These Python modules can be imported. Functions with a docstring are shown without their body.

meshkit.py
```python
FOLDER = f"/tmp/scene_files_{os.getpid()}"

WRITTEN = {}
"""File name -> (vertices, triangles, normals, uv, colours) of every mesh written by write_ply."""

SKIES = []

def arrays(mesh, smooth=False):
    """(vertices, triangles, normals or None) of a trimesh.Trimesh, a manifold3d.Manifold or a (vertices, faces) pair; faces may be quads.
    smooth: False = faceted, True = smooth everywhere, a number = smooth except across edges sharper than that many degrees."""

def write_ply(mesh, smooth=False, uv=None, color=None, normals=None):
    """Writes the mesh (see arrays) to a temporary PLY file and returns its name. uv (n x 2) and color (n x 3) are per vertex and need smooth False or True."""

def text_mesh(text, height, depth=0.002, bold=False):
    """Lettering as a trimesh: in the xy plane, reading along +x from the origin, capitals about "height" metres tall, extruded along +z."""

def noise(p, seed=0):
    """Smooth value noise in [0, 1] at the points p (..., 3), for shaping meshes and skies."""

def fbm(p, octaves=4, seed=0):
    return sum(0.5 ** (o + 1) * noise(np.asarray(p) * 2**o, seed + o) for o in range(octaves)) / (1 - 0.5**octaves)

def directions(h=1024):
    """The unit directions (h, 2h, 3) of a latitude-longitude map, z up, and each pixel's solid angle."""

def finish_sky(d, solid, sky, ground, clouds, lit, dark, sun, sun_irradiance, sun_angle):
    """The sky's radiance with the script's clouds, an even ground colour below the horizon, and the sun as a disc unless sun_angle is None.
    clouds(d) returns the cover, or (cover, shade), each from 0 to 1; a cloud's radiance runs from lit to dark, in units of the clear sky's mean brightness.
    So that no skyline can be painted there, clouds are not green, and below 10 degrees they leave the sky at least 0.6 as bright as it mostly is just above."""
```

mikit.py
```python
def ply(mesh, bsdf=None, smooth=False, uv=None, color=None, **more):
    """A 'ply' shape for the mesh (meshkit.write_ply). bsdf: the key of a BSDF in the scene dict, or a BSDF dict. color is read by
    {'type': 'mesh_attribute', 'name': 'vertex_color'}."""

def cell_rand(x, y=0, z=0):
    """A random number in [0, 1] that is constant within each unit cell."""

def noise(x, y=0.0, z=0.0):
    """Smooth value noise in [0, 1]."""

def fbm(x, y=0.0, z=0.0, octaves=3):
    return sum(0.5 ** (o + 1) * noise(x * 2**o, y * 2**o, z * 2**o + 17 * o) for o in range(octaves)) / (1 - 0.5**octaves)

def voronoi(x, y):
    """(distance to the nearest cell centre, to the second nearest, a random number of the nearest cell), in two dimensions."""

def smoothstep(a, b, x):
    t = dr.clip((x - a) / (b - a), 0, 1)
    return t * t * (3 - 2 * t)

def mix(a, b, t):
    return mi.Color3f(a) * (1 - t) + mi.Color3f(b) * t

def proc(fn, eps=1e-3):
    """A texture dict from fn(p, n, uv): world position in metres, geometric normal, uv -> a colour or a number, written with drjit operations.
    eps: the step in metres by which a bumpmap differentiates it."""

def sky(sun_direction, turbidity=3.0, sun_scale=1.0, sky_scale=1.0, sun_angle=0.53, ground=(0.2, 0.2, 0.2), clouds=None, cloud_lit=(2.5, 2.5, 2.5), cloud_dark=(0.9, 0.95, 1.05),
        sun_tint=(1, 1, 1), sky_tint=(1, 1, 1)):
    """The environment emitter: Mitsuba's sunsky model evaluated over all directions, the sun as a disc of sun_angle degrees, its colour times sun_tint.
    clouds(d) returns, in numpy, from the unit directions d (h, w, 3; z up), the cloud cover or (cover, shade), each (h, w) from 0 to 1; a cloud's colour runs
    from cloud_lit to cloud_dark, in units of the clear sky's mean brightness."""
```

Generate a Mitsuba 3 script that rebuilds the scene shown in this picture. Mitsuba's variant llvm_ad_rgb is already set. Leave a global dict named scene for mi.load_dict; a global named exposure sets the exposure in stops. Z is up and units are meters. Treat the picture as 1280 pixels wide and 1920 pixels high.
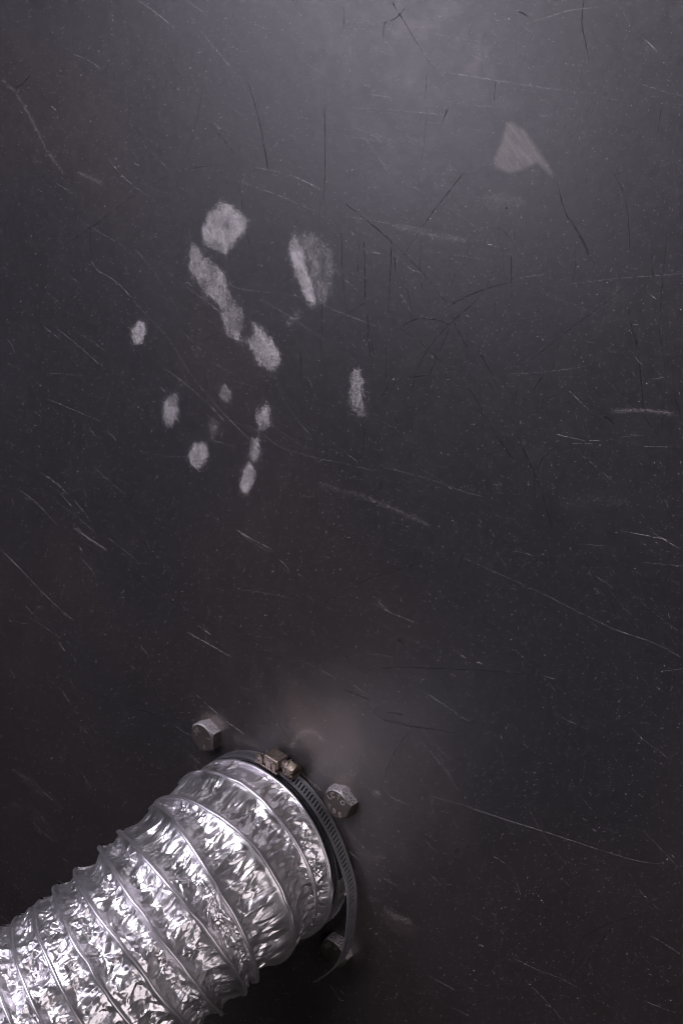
import math, random
import numpy as np, trimesh, drjit as dr, mitsuba as mi
from scipy.spatial import Delaunay
from scipy.interpolate import LinearNDInterpolator, CubicSpline, PchipInterpolator
from shapely.geometry import Polygon
from shapely import contains_xy
import mikit, meshkit
from mikit import proc, noise, fbm, voronoi, smoothstep, mix, cell_rand

T = mi.ScalarTransform4f
scene, labels = {}, {}
rng = np.random.default_rng(7)
# world: x = right along the wall, z = up the wall, -y = out of the wall towards the room; metres
# ------------------------------------------------------------------ camera, lights, exposure
CAM = [0.46412, -0.56838, 0.29746]
scene["camera"] = {"type": "perspective", "fov_axis": "y", "fov": math.degrees(2 * math.atan(960 / 2666.0)), "near_clip": 0.01, "far_clip": 50.0,
                   "to_world": T().look_at(origin=CAM, target=[0, 0, 0], up=[0, 0, 1])}
exposure = 0.0


def lamp(key, pos, target, w, h, power, tint, label):
    """A studio softbox: a shallow black box with a glowing front."""
    pos, target = np.array(pos, float), np.array(target, float)
    m = T().look_at(origin=pos.tolist(), target=target.tolist(), up=[0, 0, 1])
    v = np.array([[-w / 2, -h / 2, 0], [w / 2, -h / 2, 0], [w / 2, h / 2, 0], [-w / 2, h / 2, 0]])
    scene[key + "__diffuser"] = mikit.ply((v, np.array([[0, 1, 2], [0, 2, 3]])), "black_cloth", to_world=m,
                                          emitter={"type": "area", "radiance": {"type": "rgb", "value": [power * t for t in tint]}})
    b = 0.03
    q = np.array([[-w / 2 - .01, -h / 2 - .01, .002], [w / 2 + .01, -h / 2 - .01, .002], [w / 2 + .01, h / 2 + .01, .002], [-w / 2 - .01, h / 2 + .01, .002],
                  [-w / 5, -h / 5, -.22], [w / 5, -h / 5, -.22], [w / 5, h / 5, -.22], [-w / 5, h / 5, -.22]])
    f = np.array([[0, 1, 5, 4], [1, 2, 6, 5], [2, 3, 7, 6], [3, 0, 4, 7], [4, 5, 6, 7]])
    q[:4, 2] = -.002
    scene[key + "__hood"] = mikit.ply((q, f), "black_cloth", to_world=m)
    labels[key] = {"label": label, "category": "lamp"}


scene["black_cloth"] = {"type": "twosided", "bsdf": {"type": "diffuse", "reflectance": {"type": "rgb", "value": [.02, .02, .02]}}}
lamp("strip_lamp", [-.592, -.824, .20], [-.50, 0, -.60], .28, .66, 4.2, (1.0, .95, 1.15), "narrow upright studio softbox to the left whose sheen shows on the wall")
lamp("overhead_lamp", [-.11, -.68, .66], [-.05, -.1, -.24], .56, .48, 11.2, (1.0, .94, 1.03), "studio softbox high above the duct, slightly to its left")
lamp("added_fill_lamp", [1.3, -1.0, -.3], [-.05, -.1, -.3], 1.2, 1.4, 1.6, (1.0, .90, .92), "added unseen fill light off to the right, lifting the dark side of the duct")  # added fill with no known source; lifts the shaded foil and shadows

# marks on the wall: (x, z) in millimetres, width in millimetres
LIGHT = [
[[[-143.6,264.9],[-132.7,260.2],[-119.6,253.3]],0.67],
[[[-106.7,265.8],[-96.3,261.3]],0.32],
[[[-199.6,233.9],[-187.4,231.3],[-176.5,226.9]],0.63],
[[[-59.5,182.9],[-43.5,182.2],[-28.7,180.1],[-14.2,175.8]],0.64],
[[[-70.6,174.2],[-51.4,171.4],[-32.6,167.8],[-17.2,164.0]],0.58],
[[[-227.1,158.9],[-216.6,156.1],[-204.9,151.6]],0.56],
[[[-222.4,203.5],[-218.8,201.3]],0.73],
[[[-203.9,138.0],[-185.4,132.5],[-164.9,126.9]],0.44],
[[[-142.6,165.2],[-133.1,162.9]],0.52],
[[[-216.4,192.2],[-209.6,188.7]],0.36],
[[[-210.9,228.6],[-212.7,225.6],[-215.9,221.8],[-210.3,221.2],[-205.3,220.0]],0.43],
[[[-237.8,177.0],[-240.7,174.5],[-241.6,170.6],[-237.8,169.4],[-234.1,170.7]],0.45],
[[[-239.7,170.5],[-235.8,168.9],[-234.6,170.9]],0.45],
[[[0.0,259.1],[32.7,257.8],[54.6,257.7]],0.29],
[[[53.1,255.5],[66.8,253.9],[85.2,252.5]],0.57],
[[[59.5,238.4],[82.4,236.8],[102.8,235.4],[122.4,234.2],[141.4,233.6]],0.55],
[[[16.2,225.5],[34.0,224.6]],0.6],
[[[6.2,218.2],[30.2,218.9],[46.3,219.0],[62.6,218.7]],0.59],
[[[44.8,215.2],[60.5,214.4]],0.38],
[[[-0.0,204.3],[28.8,203.3]],0.37],
[[[101.4,260.2],[115.1,263.8],[128.3,267.5],[142.6,269.0]],0.59],
[[[24.8,250.0],[51.7,249.5]],0.35],
[[[6.8,217.0],[33.4,217.4]],0.3],
[[[71.3,214.0],[83.5,213.0]],0.29],
[[[1.8,164.2],[27.7,164.0],[54.1,163.7]],0.4],
[[[15.8,148.2],[27.9,147.9]],0.47],
[[[54.4,153.2],[70.5,153.2],[87.6,153.7]],0.3],
[[[128.5,225.5],[130.1,226.3],[132.3,226.2],[133.3,227.0]],0.38],
[[[-93.2,118.9],[-70.8,115.5],[-27.7,117.5],[-0.0,113.1],[22.5,109.9]],0.33],
[[[-0.0,113.4],[10.8,111.7],[22.5,109.9]],0.51],
[[[133.8,147.7],[155.7,153.4],[174.1,157.4],[191.8,161.1]],0.49],
[[[107.6,147.2],[116.4,149.5],[125.0,151.5]],0.4],
[[[105.6,99.7],[119.1,102.7],[133.7,106.8],[148.6,111.9]],0.53],
[[[133.7,74.8],[144.7,74.7],[156.9,76.6]],0.7],
[[[163.3,92.5],[176.9,95.8],[192.8,97.5]],0.28],
[[[177.6,77.8],[185.1,80.0],[193.0,81.7]],0.42],
[[[145.5,123.3],[148.3,122.8],[150.8,123.5]],0.57],
[[[169.4,134.9],[172.1,135.1]],0.61],
[[[179.6,111.0],[187.3,113.3]],0.36],
[[[158.3,120.0],[163.0,120.8]],0.34],
[[[141.9,72.0],[153.4,74.2]],0.35],
[[[168.4,81.3],[177.9,83.6]],0.43],
[[[90.0,160.7],[92.5,161.0]],1.02],
[[[-196.1,115.0],[-190.0,109.0],[-183.0,107.4],[-173.8,104.2],[-151.8,89.7],[-130.1,75.4],[-119.7,63.6],[-105.0,50.7],[-88.3,39.4],[-63.5,25.2]],0.33],
[[[-196.1,115.0],[-190.0,109.0],[-183.0,107.4],[-173.8,104.2]],0.45],
[[[-129.7,116.8],[-119.1,112.1],[-94.0,101.9],[-77.7,93.7]],0.53],
[[[-114.7,113.4],[-109.6,111.6]],0.7],
[[[-246.4,65.2],[-231.4,59.7]],0.71],
[[[-232.8,65.8],[-212.3,57.8],[-195.6,49.7]],0.66],
[[[-240.5,88.4],[-227.3,82.8]],0.54],
[[[-141.2,45.4],[-136.8,42.9]],0.52],
[[[-102.3,35.5],[-90.8,32.0]],0.54],
[[[-79.9,35.6],[-63.2,34.6],[-43.0,28.2],[-19.2,27.8],[-0.0,29.1],[22.3,29.6]],0.34],
[[[29.5,33.2],[57.7,33.8],[84.8,32.1],[93.1,32.4]],0.29],
[[[-248.0,16.3],[-196.7,11.7]],0.4],
[[[-207.5,-21.5],[-178.3,-33.6]],0.51],
[[[-257.3,-38.8],[-238.8,-44.0]],0.62],
[[[-290.5,-56.6],[-273.8,-60.3],[-258.0,-68.1],[-248.7,-73.5]],0.59],
[[[-245.6,-46.8],[-232.0,-55.6]],0.62],
[[[-230.9,-70.8],[-217.9,-74.3],[-199.9,-77.8]],0.73],
[[[-80.4,-32.3],[-67.5,-35.1],[-52.7,-37.2]],0.8],
[[[-79.1,-32.7],[-69.7,-36.4],[-54.8,-39.2]],0.51],
[[[-127.8,-115.7],[-111.3,-117.5],[-90.5,-120.5]],0.7],
[[[-117.8,-107.5],[-104.9,-110.9]],0.39],
[[[-221.7,-128.7],[-217.0,-129.7]],0.84],
[[[-315.4,-108.9],[-293.0,-119.2],[-265.6,-132.7],[-238.6,-142.9]],0.56],
[[[-258.0,-165.8],[-251.7,-170.1]],0.56],
[[[-241.8,-227.8],[-230.8,-231.6]],0.44],
[[[-95.3,-169.0],[-78.7,-172.9]],0.78],
[[[81.6,-4.7],[106.4,-7.7],[129.0,-10.6],[154.1,-14.9],[172.3,-17.9]],0.34],
[[[172.3,-17.9],[189.7,-18.1],[209.8,-21.6]],0.39],
[[[133.5,-57.1],[143.0,-56.0]],0.47],
[[[171.8,34.4],[185.0,35.5],[198.1,36.3]],0.64],
[[[184.2,21.5],[205.2,25.5]],0.38],
[[[82.4,-62.0],[87.0,-62.8]],0.73],
[[[93.2,-62.6],[97.3,-62.8]],0.72],
[[[149.9,21.5],[164.5,24.7]],0.3],
[[[111.5,6.6],[118.4,8.2],[124.8,8.2]],0.5],
[[[199.5,-31.7],[210.3,-26.8]],0.44],
[[[65.0,-158.8],[88.9,-154.8],[117.1,-152.2],[147.4,-148.6],[173.2,-146.2],[194.8,-143.4],[209.5,-138.9]],0.3],
[[[88.9,-155.5],[117.2,-152.5],[147.5,-148.9],[173.2,-146.5]],0.3],
[[[36.4,-170.7],[46.2,-171.0]],0.57],
[[[125.4,-241.3],[139.6,-241.3],[156.8,-239.5],[167.0,-239.5]],0.48],
[[[109.7,-179.7],[116.9,-180.8]],0.48],
[[[66.6,-285.0],[90.1,-285.1]],0.4],
[[[103.2,-243.6],[105.8,-243.8]],1.42],
[[[-274.6,-355.8],[-267.4,-356.9]],0.56],
[[[-249.4,-359.2],[-232.0,-364.6]],0.55],
[[[-364.3,-453.1],[-349.3,-454.3]],0.61],
[[[-8.9,-333.8],[-0.0,-342.8]],0.4]]
DARK = [
[[[-220.5,120.7],[-189.6,137.4],[-150.9,160.4],[-119.6,174.1],[-86.2,182.1]],0.71],
[[[-255.5,211.9],[-246.4,215.5],[-239.9,220.5]],1.48],
[[[-71.0,266.7],[-72.4,261.5],[-69.6,255.0]],0.63],
[[[-64.1,228.8],[-54.3,202.4],[-50.0,180.8]],0.77],
[[[-71.8,173.8],[-69.2,160.4],[-64.0,137.8]],0.67],
[[[-95.2,204.9],[-77.8,192.2],[-67.6,183.3]],0.5],
[[[-194.3,138.5],[-195.6,120.6]],0.89],
[[[-11.1,217.6],[-10.9,193.9],[-11.7,169.5]],0.75],
[[[-96.3,222.9],[-105.9,194.1],[-115.1,178.9]],0.5],
[[[-5.0,163.2],[0.0,152.0],[0.7,136.8],[3.6,115.1],[10.5,105.1],[17.7,99.4]],0.77],
[[[30.0,269.2],[39.0,258.8],[48.7,247.2],[56.7,238.0]],0.75],
[[[38.3,265.9],[32.7,260.9],[26.3,258.3],[25.8,249.8]],0.88],
[[[1.7,266.1],[1.3,256.2]],0.9],
[[[134.3,271.8],[133.9,263.1],[136.4,254.5],[138.5,246.8]],0.53],
[[[64.3,221.5],[61.8,215.2]],0.99],
[[[77.5,196.3],[66.3,183.1],[52.4,166.1],[39.7,148.6]],0.54],
[[[126.5,193.7],[131.6,180.4],[140.7,169.4],[146.4,159.2]],0.67],
[[[10.5,166.6],[31.2,155.6],[51.4,142.2],[68.2,128.0]],0.74],
[[[1.8,171.0],[10.5,166.6]],0.69],
[[[154.6,200.5],[162.8,183.9],[164.9,165.3]],0.41],
[[[95.1,169.4],[99.1,167.9],[103.0,165.6]],0.87],
[[[96.6,180.1],[96.1,173.8],[98.7,156.5]],0.43],
[[[99.3,180.4],[100.0,178.5]],1.44],
[[[52.0,240.1],[51.5,225.5]],0.44],
[[[99.7,266.5],[103.3,265.7],[106.8,263.8]],0.82],
[[[90.6,236.3],[90.5,226.9]],0.45],
[[[32.2,157.1],[32.1,142.2],[30.7,120.0],[33.5,119.0],[36.8,123.7],[40.7,133.3]],0.81],
[[[40.7,133.3],[43.4,130.7],[45.4,116.7]],0.68],
[[[34.3,151.4],[35.2,139.4]],1.55],
[[[14.8,153.5],[15.2,145.4],[15.7,123.2]],0.94],
[[[11.3,153.1],[11.0,136.5]],0.63],
[[[17.5,115.1],[18.0,103.8],[19.9,92.6]],1.28],
[[[18.6,108.1],[22.3,92.4]],0.83],
[[[0.7,132.3],[3.6,131.3]],1.28],
[[[51.0,158.1],[50.6,150.1],[52.3,132.9]],0.61],
[[[103.5,157.1],[104.8,137.8]],0.93],
[[[98.7,156.5],[101.1,146.6],[103.3,144.3]],0.58],
[[[81.1,161.9],[73.8,147.9],[67.9,135.2]],0.6],
[[[94.4,152.1],[89.8,139.7],[68.5,117.8],[57.4,104.9],[49.4,89.4],[47.0,77.5]],0.61],
[[[69.5,117.4],[64.0,104.7],[57.2,89.5]],0.8],
[[[57.2,89.5],[42.7,85.3],[32.4,79.0],[25.4,70.3],[20.2,60.3]],0.77],
[[[39.4,112.1],[52.1,118.6],[61.9,119.4],[69.5,117.4]],0.62],
[[[38.7,111.5],[65.9,98.1],[82.6,87.3],[96.1,70.6],[109.5,56.7],[117.8,47.3]],0.68],
[[[68.2,125.9],[81.8,106.4],[90.2,97.0],[98.5,87.7]],0.55],
[[[86.5,108.6],[94.8,97.9],[103.3,84.5],[111.9,69.8],[118.8,56.0]],1.03],
[[[115.3,63.6],[122.1,52.6],[128.0,41.3],[134.2,25.9]],1.03],
[[[131.6,180.4],[142.2,168.3],[150.1,154.8]],0.56],
[[[175.0,170.8],[177.7,157.5]],0.76],
[[[101.1,97.7],[118.7,110.3],[138.0,127.9],[159.0,146.3],[166.5,153.5]],0.46],
[[[68.2,127.2],[86.8,138.0],[103.3,144.3]],0.54],
[[[166.7,141.3],[169.6,132.0],[172.0,126.2],[175.3,113.0],[178.2,95.8]],0.83],
[[[171.6,128.6],[172.4,125.5]],1.66],
[[[119.6,94.5],[121.8,98.2],[125.1,103.1],[127.9,106.2]],0.88],
[[[161.4,106.5],[168.3,100.2],[177.0,94.2],[188.2,83.8]],0.45],
[[[153.7,89.4],[160.9,88.3],[164.5,85.1]],0.86],
[[[182.4,179.2],[182.3,138.9],[187.2,115.2],[188.4,87.7]],0.41],
[[[195.0,128.9],[190.8,118.4],[193.3,106.4],[196.8,97.1]],0.55],
[[[123.6,52.9],[127.6,62.2],[136.2,69.6]],0.54],
[[[35.5,63.5],[40.2,54.2]],0.64],
[[[15.9,56.4],[15.6,44.3],[11.2,29.5]],0.93],
[[[16.2,53.5],[20.3,42.3],[26.6,34.6],[28.5,30.5]],0.72],
[[[28.5,29.0],[26.8,19.3]],0.99],
[[[29.1,114.1],[29.8,65.3],[25.0,46.4],[24.0,37.1]],0.52],
[[[-180.2,-87.6],[-155.8,-95.7],[-126.8,-98.3]],0.79],
[[[-126.8,-98.3],[-103.5,-102.3],[-71.9,-105.0]],1.0],
[[[-71.9,-105.0],[-45.8,-107.3],[-29.6,-104.8]],0.89],
[[[-48.9,-19.9],[-48.4,-32.6],[-50.0,-50.2]],0.72],
[[[-278.8,-194.3],[-238.5,-195.4],[-194.1,-192.3],[-141.8,-185.5]],0.77],
[[[-184.2,-135.7],[-170.5,-159.3],[-151.6,-180.9]],0.82],
[[[-28.5,92.9],[-29.5,18.4]],0.54],
[[[-13.0,136.0],[-14.1,86.5]],0.65],
[[[-103.6,80.0],[-88.3,88.2]],0.53],
[[[-18.0,-66.6],[-11.9,-59.6],[0.0,-50.9]],0.78],
[[[0.0,-49.2],[15.4,-38.0],[37.7,-25.0],[59.1,-13.5],[71.1,-8.6]],0.74],
[[[83.5,-1.2],[79.8,-9.9],[79.0,-17.8],[79.7,-26.0]],1.16],
[[[122.1,52.6],[128.6,21.5],[137.7,0.8]],0.61],
[[[140.5,27.5],[155.2,11.6],[171.4,-6.6],[180.8,-15.2]],0.6],
[[[19.7,-92.6],[38.8,-84.7],[75.1,-73.0],[102.5,-64.9],[128.7,-58.1]],0.8],
[[[40.3,-66.0],[44.1,-68.8]],1.37],
[[[67.6,-61.1],[73.0,-65.2]],1.0],
[[[2.0,-112.4],[12.0,-111.7],[21.9,-111.7]],1.43],
[[[19.9,-114.8],[23.9,-118.7],[31.7,-121.1],[47.0,-118.9],[65.6,-114.4],[81.8,-111.3]],1.12],
[[[32.4,-115.6],[39.3,-113.7],[45.0,-113.0]],1.05],
[[[33.6,-120.4],[40.2,-119.0],[46.2,-117.8]],0.91],
[[[52.7,-119.6],[45.3,-128.3],[37.9,-143.6],[29.2,-168.9]],0.78],
[[[79.5,-96.7],[85.0,-101.3],[90.3,-101.4],[93.6,-96.5]],0.84],
[[[147.3,-146.9],[168.9,-130.9],[187.9,-115.6]],0.51],
[[[120.7,-140.7],[129.7,-130.9]],0.66],
[[[88.0,-179.1],[90.1,-178.1]],1.74],
[[[91.7,-181.0],[93.9,-180.4]],1.39],
[[[83.9,-187.8],[85.7,-185.9]],2.1],
[[[95.5,-183.7],[97.7,-183.4]],1.39],
[[[144.9,-177.3],[139.9,-188.5],[130.6,-207.3],[119.0,-222.2]],0.68],
[[[186.1,-188.7],[179.2,-202.6],[171.8,-222.5]],1.32],
[[[186.1,-188.7],[174.9,-210.1],[166.0,-225.5],[161.0,-235.5]],0.73],
[[[212.0,-165.7],[194.8,-179.2],[177.0,-195.0],[166.6,-210.8],[166.4,-221.7]],0.78],
[[[183.6,-177.2],[188.4,-177.6]],1.29],
[[[170.7,-221.2],[187.2,-202.0],[205.9,-182.2]],0.49],
[[[30.1,-299.1],[50.9,-302.3],[73.2,-306.4]],0.76],
[[[94.3,-293.9],[119.6,-271.0],[143.6,-250.3]],0.53],
[[[218.0,-135.0],[217.9,-157.9],[215.7,-172.2]],0.47],
[[[-64.6,-159.9],[-46.7,-154.0],[-33.7,-155.8]],0.61],
[[[23.8,-109.9],[24.7,-120.2]],0.71],
[[[-14.8,95.2],[3.6,112.8],[21.3,124.1]],0.39],
[[[-16.1,-78.1],[23.7,-99.5]],0.43],
[[[153.9,28.3],[152.6,5.1],[145.3,-20.6]],0.42],
[[[197.4,35.8],[198.9,4.7],[198.8,-23.8]],0.41]]
STREAKS = [
[[[-266.6,215.9],[-254.7,209.7],[-241.7,194.0],[-229.0,176.2],[-215.6,164.8]],1.49,3.23],
[[[-201.0,166.2],[-182.6,162.4]],1.82,4.4],
[[[34.4,162.7],[63.8,161.0],[76.5,161.3]],1.8,3.99],
[[[86.3,182.2],[98.2,184.0],[110.0,182.8]],2.87,5.57],
[[[85.0,178.8],[102.9,179.6]],3.46,3.46],
[[[15.1,13.3],[37.1,11.1],[60.2,7.8]],1.98,3.94],
[[[-15.4,12.8],[15.1,13.3]],2.38,2.95],
[[[163.3,92.5],[176.9,95.8],[192.8,97.5]],1.41,4.98],
[[[-230.9,-70.8],[-215.4,-75.1],[-200.0,-78.6]],2.04,2.94],
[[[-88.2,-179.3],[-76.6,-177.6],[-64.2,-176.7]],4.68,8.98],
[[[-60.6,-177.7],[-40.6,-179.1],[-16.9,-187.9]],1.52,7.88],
[[[20.4,205.7],[33.7,205.0],[49.8,206.3]],2.99,2.67],
[[[175.4,49.0],[155.5,46.8],[141.2,39.0]],4.71,2.38],
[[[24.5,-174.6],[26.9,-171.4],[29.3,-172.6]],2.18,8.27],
[[[1.7,226.1],[6.7,251.5],[3.4,253.8]],4.21,1.99],
[[[-40.4,-167.5],[-35.5,-158.0],[-28.5,-150.9],[-20.8,-148.7],[-15.0,-152.4]],2.24,8.03],  # flakes along the glow crescent, imitating light thrown by the foil
[[[33.6,-252.8],[43.8,-254.5],[53.8,-251.9]],3.34,8.08],
[[[21.2,-250.5],[30.2,-248.5]],2.63,4.26],
[[[25.0,-219.8],[33.0,-213.8]],2.22,3.79],
[[[-0.0,-174.2],[6.2,-167.2],[13.1,-166.2]],2.57,4.08],
[[[-126.6,-180.6],[-110.5,-169.9],[-97.3,-171.3]],1.99,3.02],
[[[161.2,152.7],[157.1,134.9],[119.7,142.9]],1.69,1.07]]
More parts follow.
